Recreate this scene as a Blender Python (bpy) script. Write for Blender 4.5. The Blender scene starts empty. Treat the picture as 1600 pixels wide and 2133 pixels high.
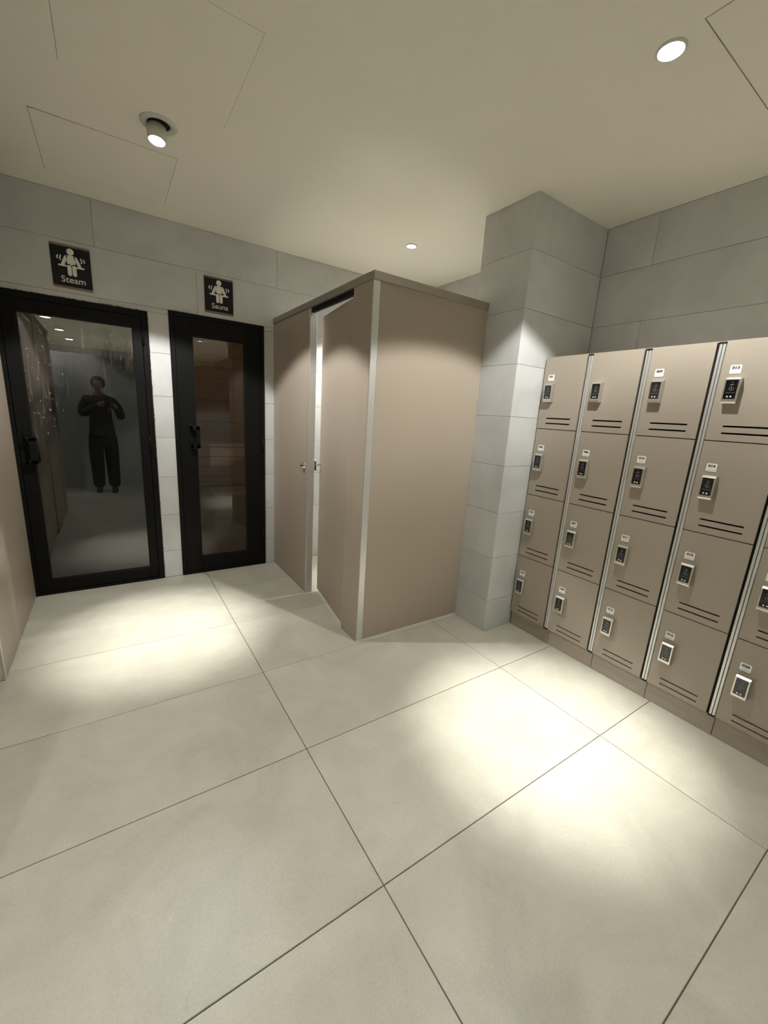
import bpy, bmesh, math, random
from mathutils import Vector, Matrix
random.seed(7)
sc = bpy.context.scene
COL = sc.collection
PI = math.pi
R = math.radians

# ------------------------------------------------------------------ camera
cam_d = bpy.data.cameras.new('camera')
cam = bpy.data.objects.new('camera', cam_d)
COL.objects.link(cam)
cam.location = (0, 0, 1.38)
cam.rotation_mode = 'XYZ'
cam.rotation_euler = (1.3378015, -0.0603862, -0.5805131)
cam_d.sensor_fit = 'HORIZONTAL'
cam_d.sensor_width = 36.0
cam_d.lens = 845.71 / 1600 * 36.0
cam_d.clip_start = 0.01
cam_d.clip_end = 60
sc.camera = cam

# ------------------------------------------------------------------ world, exposure
w = bpy.data.worlds.new('world')
sc.world = w
w.use_nodes = True
w.node_tree.nodes['Background'].inputs[0].default_value = (0, 0, 0, 1)
w.node_tree.nodes['Background'].inputs[1].default_value = 0.0
sc.view_settings.view_transform = 'Standard'
sc.view_settings.look = 'None'
sc.view_settings.gamma = 1.0
sc.view_settings.use_curve_mapping = False
sc.view_settings.exposure = 0.25

LIGHT_COL = (0.995, 1.0, 0.975)
BEAM_W, SPILL_W = 430.0, 97.0

# ------------------------------------------------------------------ room measures (metres)
YB, WX, ZC = 3.502, 2.685, 2.592          # door wall, locker wall, ceiling
XL, YF = -1.75, -6.3                      # left wall behind the cubicles, wall behind
CX0, CY0, CY1 = 2.001, 1.670, 2.053       # tiled pillar
PX, PY, PZ = 1.171, 1.953, 2.050          # cubicle corner and panel height
LW = -0.528                               # left cubicle run
LX = 2.254                                # locker fronts
T = 0.009                                 # tile thickness

# ------------------------------------------------------------------ materials
def nt(name):
    m = bpy.data.materials.new(name)
    m.use_nodes = True
    return m, m.node_tree.nodes, m.node_tree.links, m.node_tree.nodes['Principled BSDF']

def plain(name, col, rough=0.5, metal=0.0, noise=0.0, nscale=60.0, bump=0.0, spec=0.5, stretch=(1, 1, 1), coat=0.0):
    m, N, L, P = nt(name)
    P.inputs['Base Color'].default_value = (*col, 1)
    P.inputs['Roughness'].default_value = rough
    P.inputs['Metallic'].default_value = metal
    P.inputs['Specular IOR Level'].default_value = spec
    P.inputs['Coat Weight'].default_value = coat
    if noise or bump:
        g = N.new('ShaderNodeNewGeometry')
        mp = N.new('ShaderNodeMapping')
        mp.inputs['Scale'].default_value = stretch
        L.new(g.outputs['Position'], mp.inputs[0])
        n = N.new('ShaderNodeTexNoise')
        n.inputs['Scale'].default_value = nscale
        n.inputs['Detail'].default_value = 4
        L.new(mp.outputs[0], n.inputs['Vector'])
        if noise:
            r = N.new('ShaderNodeMix'); r.data_type = 'RGBA'
            r.inputs[6].default_value = (*[c * (1 - noise) for c in col], 1)
            r.inputs[7].default_value = (*[min(1, c * (1 + noise)) for c in col], 1)
            L.new(n.outputs[0], r.inputs[0])
            L.new(r.outputs[2], P.inputs['Base Color'])
        if bump:
            b = N.new('ShaderNodeBump')
            b.inputs['Strength'].default_value = bump
            b.inputs['Distance'].default_value = 0.002
            L.new(n.outputs[0], b.inputs['Height'])
            L.new(b.outputs[0], P.inputs['Normal'])
    return m

def stone(name, c0, c1, rough=0.5, cloud=1.3, vein=0.35, per=0.05, speck=0.5):
    """stone look porcelain: soft clouds, faint veins and specks, slight tile to tile change"""
    m, N, L, P = nt(name)
    g = N.new('ShaderNodeNewGeometry')
    oi = N.new('ShaderNodeObjectInfo')
    ofs = N.new('ShaderNodeVectorMath'); ofs.operation = 'SCALE'
    comb = N.new('ShaderNodeCombineXYZ')
    for i in range(3): L.new(oi.outputs['Random'], comb.inputs[i])
    L.new(comb.outputs[0], ofs.inputs[0]); ofs.inputs['Scale'].default_value = 37.0
    add = N.new('ShaderNodeVectorMath'); add.operation = 'ADD'
    L.new(g.outputs['Position'], add.inputs[0]); L.new(ofs.outputs[0], add.inputs[1])
    n1 = N.new('ShaderNodeTexNoise'); n1.inputs['Scale'].default_value = cloud * 1.6; n1.inputs['Detail'].default_value = 8
    n1.inputs['Roughness'].default_value = 0.62; n1.inputs['Distortion'].default_value = 0.6
    n2 = N.new('ShaderNodeTexNoise'); n2.inputs['Scale'].default_value = cloud * 5; n2.inputs['Detail'].default_value = 10
    n2.inputs['Roughness'].default_value = 0.75; n2.inputs['Distortion'].default_value = 1.5
    n3 = N.new('ShaderNodeTexNoise'); n3.inputs['Scale'].default_value = 160; n3.inputs['Detail'].default_value = 3
    for n in (n1, n2, n3): L.new(add.outputs[0], n.inputs['Vector'])
    r1 = N.new('ShaderNodeMapRange'); L.new(n1.outputs[0], r1.inputs[0])
    r1.inputs[1].default_value = 0.32; r1.inputs[2].default_value = 0.68
    mix = N.new('ShaderNodeMix'); mix.data_type = 'RGBA'
    mix.inputs[6].default_value = (*c0, 1); mix.inputs[7].default_value = (*c1, 1)
    L.new(r1.outputs[0], mix.inputs[0])
    # veins
    v = N.new('ShaderNodeMapRange'); L.new(n2.outputs[0], v.inputs[0])
    v.inputs[1].default_value = 0.60; v.inputs[2].default_value = 0.80; v.inputs[3].default_value = 0; v.inputs[4].default_value = vein
    mv = N.new('ShaderNodeMix'); mv.data_type = 'RGBA'
    L.new(v.outputs[0], mv.inputs[0]); L.new(mix.outputs[2], mv.inputs[6])
    mv.inputs[7].default_value = (*[min(0.95, c * 1.22) for c in c1], 1)
    v2 = N.new('ShaderNodeMapRange'); L.new(n2.outputs[0], v2.inputs[0])
    v2.inputs[1].default_value = 0.40; v2.inputs[2].default_value = 0.22; v2.inputs[3].default_value = 0; v2.inputs[4].default_value = vein * 0.9
    md = N.new('ShaderNodeMix'); md.data_type = 'RGBA'
    L.new(v2.outputs[0], md.inputs[0]); L.new(mv.outputs[2], md.inputs[6])
    md.inputs[7].default_value = (*[c * 0.72 for c in c0], 1)
    # specks
    s = N.new('ShaderNodeMapRange'); L.new(n3.outputs[0], s.inputs[0])
    s.inputs[1].default_value = 0.3; s.inputs[2].default_value = 0.7
    s.inputs[3].default_value = 1 - 0.06 * speck; s.inputs[4].default_value = 1 + 0.06 * speck
    pr = N.new('ShaderNodeMapRange'); L.new(oi.outputs['Random'], pr.inputs[0])
    pr.inputs[3].default_value = 1 - per; pr.inputs[4].default_value = 1 + per
    mu = N.new('ShaderNodeMath'); mu.operation = 'MULTIPLY'
    L.new(s.outputs[0], mu.inputs[0]); L.new(pr.outputs[0], mu.inputs[1])
    fin = N.new('ShaderNodeVectorMath'); fin.operation = 'SCALE'
    L.new(md.outputs[2], fin.inputs[0]); L.new(mu.outputs[0], fin.inputs['Scale'])
    L.new(fin.outputs[0], P.inputs['Base Color'])
    P.inputs['Roughness'].default_value = rough
    b = N.new('ShaderNodeBump'); b.inputs['Strength'].default_value = 0.12; b.inputs['Distance'].default_value = 0.0015
    L.new(n2.outputs[0], b.inputs['Height']); L.new(b.outputs[0], P.inputs['Normal'])
    return m

M = {}
M['floor'] = stone('floor_porcelain', (0.435, 0.412, 0.335), (0.545, 0.52, 0.428), rough=0.42, cloud=1.9, vein=0.5, per=0.02, speck=0.9)
M['wall'] = stone('wall_porcelain', (0.505, 0.507, 0.495), (0.605, 0.607, 0.597), rough=0.5, cloud=1.6, vein=0.35, per=0.025)
M['grout'] = plain('floor_grout', (0.16, 0.145, 0.115), 0.9)
M['wgrout'] = plain('wall_grout', (0.25, 0.24, 0.20), 0.9)
M['plaster'] = plain('painted_plaster', (0.86, 0.83, 0.715), 0.85, noise=0.02, nscale=3)
M['void'] = plain('ceiling_void', (0.02, 0.02, 0.018), 0.9)
M['laminate'] = plain('taupe_laminate', (0.37, 0.31, 0.245), 0.42, noise=0.03, nscale=350, bump=0.02)
M['locker'] = plain('locker_taupe', (0.335, 0.287, 0.23), 0.45, noise=0.03, nscale=400, bump=0.02)
M['carcass'] = plain('locker_inside', (0.16, 0.135, 0.105), 0.6)
M['alu'] = plain('brushed_aluminium', (0.66, 0.655, 0.63), 0.38, 0.65, noise=0.04, nscale=120, stretch=(8, 8, 0.2))
M['rail'] = plain('anodised_rail', (0.42, 0.39, 0.33), 0.45, 0.85)
M['chrome'] = plain('polished_chrome', (0.85, 0.84, 0.80), 0.12, 1.0)
M['champagne'] = plain('satin_nickel', (0.66, 0.63, 0.57), 0.26, 0.85)
M['black'] = plain('black_powder_coat', (0.006, 0.006, 0.0055), 0.5, spec=0.12)
M['rubber'] = plain('black_rubber', (0.010, 0.009, 0.008), 0.7, spec=0.2)
M['screen'] = plain('black_gloss_glass', (0.006, 0.006, 0.007), 0.08, coat=0.3)
M['print'] = plain('grey_print', (0.20, 0.21, 0.22), 0.5)
M['dot'] = plain('white_key_print', (0.85, 0.86, 0.88), 0.4)
M['plate'] = plain('white_number_plate', (0.80, 0.79, 0.75), 0.4)
M['ink'] = plain('black_ink', (0.015, 0.015, 0.015), 0.6)
M['signblack'] = plain('sign_black', (0.010, 0.010, 0.011), 0.5, spec=0.25)
M['signwhite'] = plain('sign_white', (0.78, 0.77, 0.70), 0.5)
M['signwood'] = plain('sign_wood', (0.22, 0.15, 0.095), 0.5, noise=0.25, nscale=40, stretch=(1, 1, 9))
M['whiteseal'] = plain('white_sealant', (0.62, 0.60, 0.54), 0.5, noise=0.1, nscale=60)
M['blackseal'] = plain('black_sealant', (0.035, 0.032, 0.026), 0.55, noise=0.5, nscale=90, bump=0.4)
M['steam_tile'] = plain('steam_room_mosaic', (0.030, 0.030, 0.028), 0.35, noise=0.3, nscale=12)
M['fitting'] = plain('white_fitting', (0.60, 0.60, 0.53), 0.45)
M['reflector'] = plain('lamp_reflector', (0.80, 0.80, 0.78), 0.2, 1.0)

def wood(name, c0, c1):
    m, N, L, P = nt(name)
    g = N.new('ShaderNodeNewGeometry'); oi = N.new('ShaderNodeObjectInfo')
    mp = N.new('ShaderNodeMapping'); mp.inputs['Scale'].default_value = (1.2, 14, 14)
    L.new(g.outputs['Position'], mp.inputs[0])
    n = N.new('ShaderNodeTexNoise'); n.inputs['Scale'].default_value = 2.4; n.inputs['Detail'].default_value = 6
    n.inputs['Distortion'].default_value = 0.8; n.noise_dimensions = '4D'
    L.new(mp.outputs[0], n.inputs['Vector']); L.new(oi.outputs['Random'], n.inputs['W'])
    r = N.new('ShaderNodeMix'); r.data_type = 'RGBA'
    r.inputs[6].default_value = (*c0, 1); r.inputs[7].default_value = (*c1, 1)
    L.new(n.outputs[0], r.inputs[0]); L.new(r.outputs[2], P.inputs['Base Color'])
    P.inputs['Roughness'].default_value = 0.55
    return m
M['cedar'] = wood('sauna_cedar', (0.17, 0.095, 0.045), (0.34, 0.20, 0.10))
M['benchwood'] = wood('sauna_bench_wood', (0.30, 0.21, 0.13), (0.46, 0.34, 0.22))

def lamp_mat(name, col, st):
    m, N, L, P = nt(name)
    N.remove(P)
    e = N.new('ShaderNodeEmission')
    e.inputs[0].default_value = (*col, 1); e.inputs[1].default_value = st
    L.new(e.outputs[0], N['Material Output'].inputs[0])
    return m
M['lens'] = lamp_mat('lamp_lens', (0.93, 1.0, 0.97), 45.0)

def glass(name, tint, dirt=0.0, ior=1.52):
    """clear pane; optionally dried drops and runs of lime scale on its face"""
    m, N, L, P = nt(name)
    N.remove(P)
    tr = N.new('ShaderNodeBsdfTransparent'); tr.inputs[0].default_value = (*tint, 1)
    gl = N.new('ShaderNodeBsdfGlossy'); gl.inputs['Roughness'].default_value = 0.0
    gl.inputs[0].default_value = (1, 1, 1, 1)
    fr = N.new('ShaderNodeFresnel'); fr.inputs[0].default_value = ior
    mx = N.new('ShaderNodeMixShader')
    L.new(fr.outputs[0], mx.inputs[0]); L.new(tr.outputs[0], mx.inputs[1]); L.new(gl.outputs[0], mx.inputs[2])
    out = mx.outputs[0]
    if dirt:
        g = N.new('ShaderNodeNewGeometry')
        sep = N.new('ShaderNodeSeparateXYZ'); L.new(g.outputs['Position'], sep.inputs[0])
        def noise(scale, st, det=5, dist=0.0):
            mp = N.new('ShaderNodeMapping'); mp.inputs['Scale'].default_value = st
            L.new(g.outputs['Position'], mp.inputs[0])
            n = N.new('ShaderNodeTexNoise'); n.inputs['Scale'].default_value = scale
            n.inputs['Detail'].default_value = det; n.inputs['Distortion'].default_value = dist
            L.new(mp.outputs[0], n.inputs['Vector']); return n.outputs[0]
        def rng(sock, a, b, c=0.0, d=1.0):
            r = N.new('ShaderNodeMapRange'); L.new(sock, r.inputs[0])
            for i, q in enumerate((a, b, c, d)): r.inputs[i + 1].default_value = q
            return r.outputs[0]
        def op(o_, a, b):
            q = N.new('ShaderNodeMath'); q.operation = o_
            for i, s_ in enumerate((a, b)):
                if isinstance(s_, (int, float)): q.inputs[i].default_value = s_
                else: L.new(s_, q.inputs[i])
            return q.outputs[0]
        runs = rng(noise(30, (1, 1, 0.09), 4, 1.2), 0.58, 0.72)
        drops = rng(noise(70, (1, 1, 0.55), 3), 0.64, 0.72)
        patch = rng(noise(4, (1.4, 1, 0.5), 3, 1.0), 0.42, 0.62)
        top = rng(sep.outputs['Z'], 1.35, 1.75)                   # dried splashes sit on the upper part
        left = op('MULTIPLY', rng(sep.outputs['X'], -0.17, -0.33), rng(sep.outputs['Z'], 0.85, 1.45))
        zone = op('MAXIMUM', op('MULTIPLY', top, 0.55), left)
        film = op('MULTIPLY', op('MULTIPLY', patch, zone), 0.10)
        k = op('ADD', op('MULTIPLY', op('MULTIPLY', op('ADD', op('MULTIPLY', runs, 0.8), op('MULTIPLY', drops, 1.6)), zone), 0.42), film)
        k = op('MULTIPLY', k, dirt)
        k = op('MINIMUM', k, 0.5)
        df = N.new('ShaderNodeBsdfDiffuse'); df.inputs[0].default_value = (0.50, 0.42, 0.35, 1)
        m2 = N.new('ShaderNodeMixShader')
        L.new(k, m2.inputs[0]); L.new(out, m2.inputs[1]); L.new(df.outputs[0], m2.inputs[2])
        out = m2.outputs[0]
    L.new(out, N['Material Output'].inputs[0])
    return m
M['glass_steam'] = glass('steam_door_glass', (0.86, 0.88, 0.87), 1.0, 1.68)
M['glass_sauna'] = glass('sauna_door_glass', (0.80, 0.79, 0.76))

# ------------------------------------------------------------------ mesh helpers
class MB:
    def __init__(s): s.bm = bmesh.new()
    def box(s, x0, x1, y0, y1, z0, z1, mi=0):
        v = [s.bm.verts.new(p) for p in ((x0, y0, z0), (x1, y0, z0), (x1, y1, z0), (x0, y1, z0),
                                         (x0, y0, z1), (x1, y0, z1), (x1, y1, z1), (x0, y1, z1))]
        for f in ((3, 2, 1, 0), (4, 5, 6, 7), (0, 1, 5, 4), (1, 2, 6, 5), (2, 3, 7, 6), (3, 0, 4, 7)):
            s.bm.faces.new([v[i] for i in f]).material_index = mi
        return s
    def quad(s, a, b, c, d, mi=0):
        s.bm.faces.new([s.bm.verts.new(p) for p in (a, b, c, d)]).material_index = mi
        return s
    def prism(s, poly, axis, a, b, mi=0):
        """extrude a 2d outline; axis 'y': (x,z) outline, 'z': (x,y) outline, 'x': (y,z) outline"""
        def P3(p, t):
            return {'y': (p[0], t, p[1]), 'z': (p[0], p[1], t), 'x': (t, p[0], p[1])}[axis]
        A = [s.bm.verts.new(P3(p, a)) for p in poly]; B = [s.bm.verts.new(P3(p, b)) for p in poly]
        n = len(poly)
        s.bm.faces.new(A[::-1]).material_index = mi
        s.bm.faces.new(B).material_index = mi
        for i in range(n):
            s.bm.faces.new((A[i], A[(i + 1) % n], B[(i + 1) % n], B[i])).material_index = mi
        return s
    def lathe(s, prof, c=(0, 0, 0), n=40, mi=0, M4=None):
        """profile of (r, z) spun about z at c"""
        rings = []
        for r, z in prof:
            if r < 1e-6: rings.append([s.bm.verts.new((c[0], c[1], c[2] + z))])
            else: rings.append([s.bm.verts.new((c[0] + r * math.cos(2 * PI * i / n), c[1] + r * math.sin(2 * PI * i / n), c[2] + z)) for i in range(n)])
        for a, b in zip(rings, rings[1:]):
            for i in range(n):
                j = (i + 1) % n
                if len(a) == 1 and len(b) == 1: continue
                if len(a) == 1: f = (a[0], b[j], b[i])
                elif len(b) == 1: f = (a[i], a[j], b[0])
                else: f = (a[i], a[j], b[j], b[i])
                fc = s.bm.faces.new(f); fc.material_index = mi; fc.smooth = True
        return s
    def xform(s, mat):
        bmesh.ops.transform(s.bm, matrix=mat, verts=s.bm.verts); return s
    def bevel(s, w, seg=2):
        bmesh.ops.recalc_face_normals(s.bm, faces=s.bm.faces)
        es = [e for e in s.bm.edges if len(e.link_faces) == 2 and e.calc_face_angle(0) > 0.6]
        bmesh.ops.bevel(s.bm, geom=es, offset=w, segments=seg, profile=0.5, affect='EDGES', clamp_overlap=True)
        return s
    def mesh(s, name, mats):
        bmesh.ops.recalc_face_normals(s.bm, faces=s.bm.faces)
        me = bpy.data.meshes.new(name)
        s.bm.to_mesh(me); s.bm.free()
        for m in (mats if isinstance(mats, (list, tuple)) else [mats]): me.materials.append(m)
        return me
    def build(s, name, mats, parent=None, loc=None, rot=None):
        return link(name, s.mesh(name, mats), parent, loc, rot)

def link(name, data, parent=None, loc=None, rot=None):
    o = bpy.data.objects.new(name, data)
    COL.objects.link(o)
    if parent: o.parent = parent
    if loc: o.location = loc
    if rot: o.rotation_euler = rot
    return o

def tag(o, label=None, cat=None, group=None, kind=None):
    if label: o['label'] = label
    if cat: o['category'] = cat
    if group: o['group'] = group
    if kind: o['kind'] = kind
    return o

def thing(name, loc, label, cat, group=None, rz=0.0):
    o = link(name, None, None, loc, (0, 0, rz))
    o.empty_display_size = 0.05
    return tag(o, label, cat, group)

def text_mesh(body, size, mat, bold=0.0, depth=0.0006):
    cu = bpy.data.curves.new('lettering', 'FONT')
    cu.body = body; cu.size = size; cu.align_x = 'CENTER'; cu.align_y = 'BOTTOM_BASELINE'
    cu.offset = bold; cu.extrude = depth; cu.resolution_u = 4
    t = bpy.data.objects.new('lettering', cu); COL.objects.link(t)
    bpy.context.view_layer.update()
    dg = bpy.context.evaluated_depsgraph_get()
    me = bpy.data.meshes.new_from_object(t.evaluated_get(dg))
    bpy.data.objects.remove(t); bpy.data.curves.remove(cu)
    me.materials.clear(); me.materials.append(mat)
    return me

# ------------------------------------------------------------------ floor
fl = MB().box(XL, WX, YF, YB + 0.14, -0.06, -0.004).build('floor', M['grout'])
tag(fl, 'large pale greige stone look floor', 'floor', kind='structure')
xs = [0.582 + 1.2 * k for k in range(-2, 3)]
xs = [XL] + [x for x in xs if XL < x < WX] + [WX]
ys = [0.142 + 0.594 * k for k in range(-12, 7)]
ys = [YF] + [y for y in ys if YF < y < YB - 0.02] + [YB]
JG = 0.0016
for i in range(len(xs) - 1):
    for j in range(len(ys) - 1):
        a, b, c, d = xs[i] + JG, xs[i + 1] - JG, ys[j] + JG, ys[j + 1] - JG
        hx, hy, e = (b - a) / 2, (d - c) / 2, 0.0012
        m = MB()
        bot = [(-hx, -hy, -T), (hx, -hy, -T), (hx, hy, -T), (-hx, hy, -T)]
        mid = [(-hx, -hy, -e), (hx, -hy, -e), (hx, hy, -e), (-hx, hy, -e)]
        top = [(-hx + e, -hy + e, 0), (hx - e, -hy + e, 0), (hx - e, hy - e, 0), (-hx + e, hy - e, 0)]
        V = [[m.bm.verts.new(p) for p in q] for q in (bot, mid, top)]
        for A, B in ((V[0], V[1]), (V[1], V[2])):
            for k in range(4): m.bm.faces.new((A[k], A[(k + 1) % 4], B[(k + 1) % 4], B[k]))
        m.bm.faces.new(V[2])
        m.build('tile', M['floor'], fl, ((a + b) / 2, (c + d) / 2, 0))
# tiled screen wall behind the photographer (mirrored in the steam door) with a pale strip at its foot
tag(MB().box(-0.95, 1.95, -0.93, -0.80, 0.0, 2.0).build('wall_screen', M['wall']), 'grey stone screen wall behind the photographer', 'wall', kind='structure')
thr = MB().box(-0.95, 1.95, -0.812, -0.79, 0.0, 0.012).build('trim_2', M['whiteseal'])
tag(thr, 'pale strip along the foot of the screen wall', 'trim', kind='structure')

# ------------------------------------------------------------------ walls with tiles
YJ = 1.368
COURSE = [0.0, 0.22, 0.52, 0.82, 1.12, 1.42, 1.72, 2.02, 2.32, ZC]
WG = 0.0009
def minus(r, h):
    x0, x1, z0, z1 = r; a0, a1, b0, b1 = h
    if a1 <= x0 or a0 >= x1 or b1 <= z0 or b0 >= z1: return [r]
    out = []
    if b1 < z1: out.append((x0, x1, b1, z1))
    if b0 > z0: out.append((x0, x1, z0, b0))
    zz0, zz1 = max(z0, b0), min(z1, b1)
    if a0 > x0: out.append((x0, a0, zz0, zz1))
    if a1 < x1: out.append((a1, x1, zz0, zz1))
    return out

def tile_wall(parent, u0, u1, plane, facing, holes=(), tw=0.6, start=0.0, z_from=0.0):
    """facing '-y' : wall seen from -y, u = x ; '-x': wall seen from -x, u = y ; plane = front of the tiles"""
    n = 0
    for k in range(len(COURSE) - 1):
        z0, z1 = COURSE[k], COURSE[k + 1]
        if z1 <= z_from + 1e-4: continue
        off = start + (tw / 2 if k % 2 else 0.0)
        a = u0
        cuts = [u0]
        q = math.floor((u0 - off) / tw) * tw + off
        while q < u1:
            if q > u0 + 0.03 and q < u1 - 0.03: cuts.append(q)
            q += tw
        cuts.append(u1)
        for a, b in zip(cuts, cuts[1:]):
            rs = [(a, b, z0, z1)]
            for h in holes:
                rs = [s_ for r in rs for s_ in minus(r, h)]
            for (p0, p1, q0, q1) in rs:
                if p1 - p0 < 0.012 or q1 - q0 < 0.012: continue
                e = 0.0008
                hu, hz = (p1 - p0) / 2 - WG, (q1 - q0) / 2 - WG
                m = MB()
                L0 = [(-hu, -hz), (hu, -hz), (hu, hz), (-hu, hz)]
                L1 = [(-hu + e, -hz + e), (hu - e, -hz + e), (hu - e, hz - e), (-hu + e, hz - e)]
                def P3(p, d): return (p[0], d, p[1]) if facing == '-y' else (d, p[0], p[1])
                V = [[m.bm.verts.new(P3(p, T)) for p in L0], [m.bm.verts.new(P3(p, e)) for p in L0], [m.bm.verts.new(P3(p, 0)) for p in L1]]
                for A, B in ((V[0], V[1]), (V[1], V[2])):
                    for i in range(4): m.bm.faces.new((A[i], A[(i + 1) % 4], B[(i + 1) % 4], B[i]))
                m.bm.faces.new(V[2])
                uc, zc = (p0 + p1) / 2, (q0 + q1) / 2
                jit = random.uniform(0, 0.0006)
                m.build('tile', M['wall'], parent, (uc, plane + jit, zc) if facing == '-y' else (plane + jit, uc, zc))
                n += 1
    return n

ST = (-0.545, 0.273, 0.0, 1.986)          # steam door opening
SA = (0.405, 1.089, 0.0, 2.020)           # sauna door opening
wb = MB()
y0, y1 = YB + T - 0.003, YB + 0.14
wb.box(XL, ST[0], y0, y1, 0, ZC)
wb.box(ST[0], ST[1], y0, y1, ST[3], ZC)
wb.box(ST[1], SA[0], y0, y1, 0, ZC)
wb.box(SA[0], SA[1], y0, y1, SA[3], ZC)
wb.box(SA[1], WX, y0, y1, 0, ZC)
wall_back = tag(wb.build('wall_back', M['wgrout']), 'grey stone tiled wall with the steam and sauna doors', 'wall', kind='structure')
tile_wall(wall_back, LW - 0.03, WX, YB, '-y', [ST, SA], start=0.0, tw=1.2)
wall_right = tag(MB().box(WX + T - 0.003, WX + 0.14, YF, YB + 0.14, 0, ZC).build('wall_right', M['wgrout']),
                 'grey stone tiled wall behind the lockers', 'wall', kind='structure')
tile_wall(wall_right, -0.6, CY0, WX, '-x', [], start=YJ, z_from=1.42, tw=1.2)
tile_wall(wall_right, CY1, YB, WX, '-x', [], start=0.2)
pil = MB().box(CX0 + T - 0.003, WX, CY0 + T - 0.003, CY1, 0, ZC).build('wall_pillar', M['wgrout'])
tag(pil, 'grey tiled square pillar between the cubicle and the lockers', 'pillar', kind='structure')
tile_wall(pil, CX0, WX, CY0, '-y', [], start=-3.0, tw=6.0)
tile_wall(pil, CY0 + 0.002, CY1, CX0, '-x', [], start=-3.0, tw=6.0)
tag(MB().box(XL - 0.14, XL, YF, YB + 0.14, 0, ZC).build('wall_left', M['wall']), 'grey stone wall behind the left cubicles', 'wall', kind='structure')
tag(MB().box(XL, WX, YF - 0.14, YF, 0, ZC).build('wall_front', M['wall']), 'grey stone wall far behind the photographer', 'wall', kind='structure')

# ------------------------------------------------------------------ ceiling with access panels
PANELS = [(-0.060, 0.530, 1.665, 2.262), (-0.197, 0.392, 2.660, 3.255), (1.577, 2.172, 0.190, 0.787)]
cxs = sorted({XL, WX} | {p[0] for p in PANELS} | {p[1] for p in PANELS})
cys = sorted({YF, YB} | {p[2] for p in PANELS} | {p[3] for p in PANELS})
cb = MB()
for i in range(len(cxs) - 1):
    for j in range(len(cys) - 1):
        mx_, my_ = (cxs[i] + cxs[i + 1]) / 2, (cys[j] + cys[j + 1]) / 2
        if any(p[0] < mx_ < p[1] and p[2] < my_ < p[3] for p in PANELS): continue
        cb.box(cxs[i], cxs[i + 1], cys[j], cys[j + 1], ZC, ZC + 0.015)
bmesh.ops.remove_doubles(cb.bm, verts=cb.bm.verts, dist=1e-5)
cb.box(XL, WX, YF, YB + 0.14, ZC + 0.03, ZC + 0.05, 1)
ceiling = tag(cb.build('ceiling', [M['plaster'], M['void']]), 'flat off white plaster ceiling with access hatches', 'ceiling', kind='structure')
for k, (a, b, c, d) in enumerate(PANELS):
    g = 0.0012 if k == 0 else 0.0020
    q = [(a + g, c + g), (b - g, c + g), (b - g, d - g), (a + g, d - g)]
    if k == 1: q[0] = (a + g, c + 0.010)      # this hatch sits crooked, its near corner gapes
    if k == 2: q = [(x, y) for x, y in ((a + 0.004, c + g), (b - g, c + g), (b - g, d - 0.004), (a + 0.004, d - 0.004))]
    MB().prism(q, 'z', ZC - 0.0004, ZC + 0.012).build('access_panel', M['plaster'], ceiling)

# ------------------------------------------------------------------ downlights
def spots(parent, loc, beam, spill, tilt=(0, 0), half=55):
    for nm, wt, size, blend, rad in (('beam', beam, 33, 1.0, 0.02), ('spill', spill, 2 * half, 0.16, 0.02)):
        if wt <= 0: continue
        d = bpy.data.lights.new('downlight_' + nm, 'SPOT')
        d.energy = wt; d.color = LIGHT_COL; d.spot_size = R(size); d.spot_blend = blend; d.shadow_soft_size = rad
        if nm == 'spill':        # reflector throws more light towards the edge of its cone than just outside the beam
            d.use_nodes = True
            N, L = d.node_tree.nodes, d.node_tree.links
            tc = N.new('ShaderNodeTexCoord'); sp = N.new('ShaderNodeSeparateXYZ'); ab = N.new('ShaderNodeMath'); ab.operation = 'ABSOLUTE'
            mr = N.new('ShaderNodeMapRange'); mr.interpolation_type = 'SMOOTHSTEP'
            L.new(tc.outputs['Normal'], sp.inputs[0]); L.new(sp.outputs['Z'], ab.inputs[0]); L.new(ab.outputs[0], mr.inputs[0])
            mr.inputs[1].default_value = 0.91; mr.inputs[2].default_value = 0.78; mr.inputs[3].default_value = 0.56; mr.inputs[4].default_value = 1.04
            L.new(mr.outputs[0], N['Emission'].inputs['Strength'])
        o = link('light_' + nm, d, parent, loc, (tilt[0], tilt[1], 0))

def downlight(x, y, label, beam=BEAM_W, spill=SPILL_W, r=0.036, trim=0.044):
    t = thing('recessed_downlight', (x, y, ZC), label, 'ceiling light', 'recessed downlights in the ceiling')
    MB().lathe([(r + 0.001, -0.004), (r + 0.002, -0.007), (trim - 0.003, -0.006), (trim, -0.0012), (trim, 0.0), (r, 0.0)]).build('trim_ring', M['fitting'], t)
    MB().lathe([(0, -0.0025), (r * 0.55, -0.0022), (r, -0.0045)], n=32).build('lens', M['lens'], t)
    spots(t, (0, 0, -0.014), beam, spill)
    return t
downlight(1.615, 0.890, 'lit recessed downlight in the ceiling in front of the lockers')
downlight(1.926, 2.705, 'lit recessed downlight over the partitioned cubicle beside the pillar', beam=BEAM_W * 1.6, spill=SPILL_W * 1.4, r=0.032, trim=0.040)
for (x, y), lb in zip([(-0.72, -0.30), (-0.742, -1.89), (-0.677, -3.31), (-0.613, -4.76)],
                      ['downlight behind the photographer that throws the shadow onto the floor',
                       'largest of three lamp discs mirrored in the steam door, highest up',
                       'middle of three lamp discs mirrored in the steam door',
                       'smallest of three lamp discs mirrored in the steam door, lowest down']):
    downlight(x, y, lb, beam=BEAM_W * (0.09 if y > -1 else 9.0), spill=SPILL_W * (0.48 if y > -1 else 0.5), r=0.070, trim=0.082)
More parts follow.
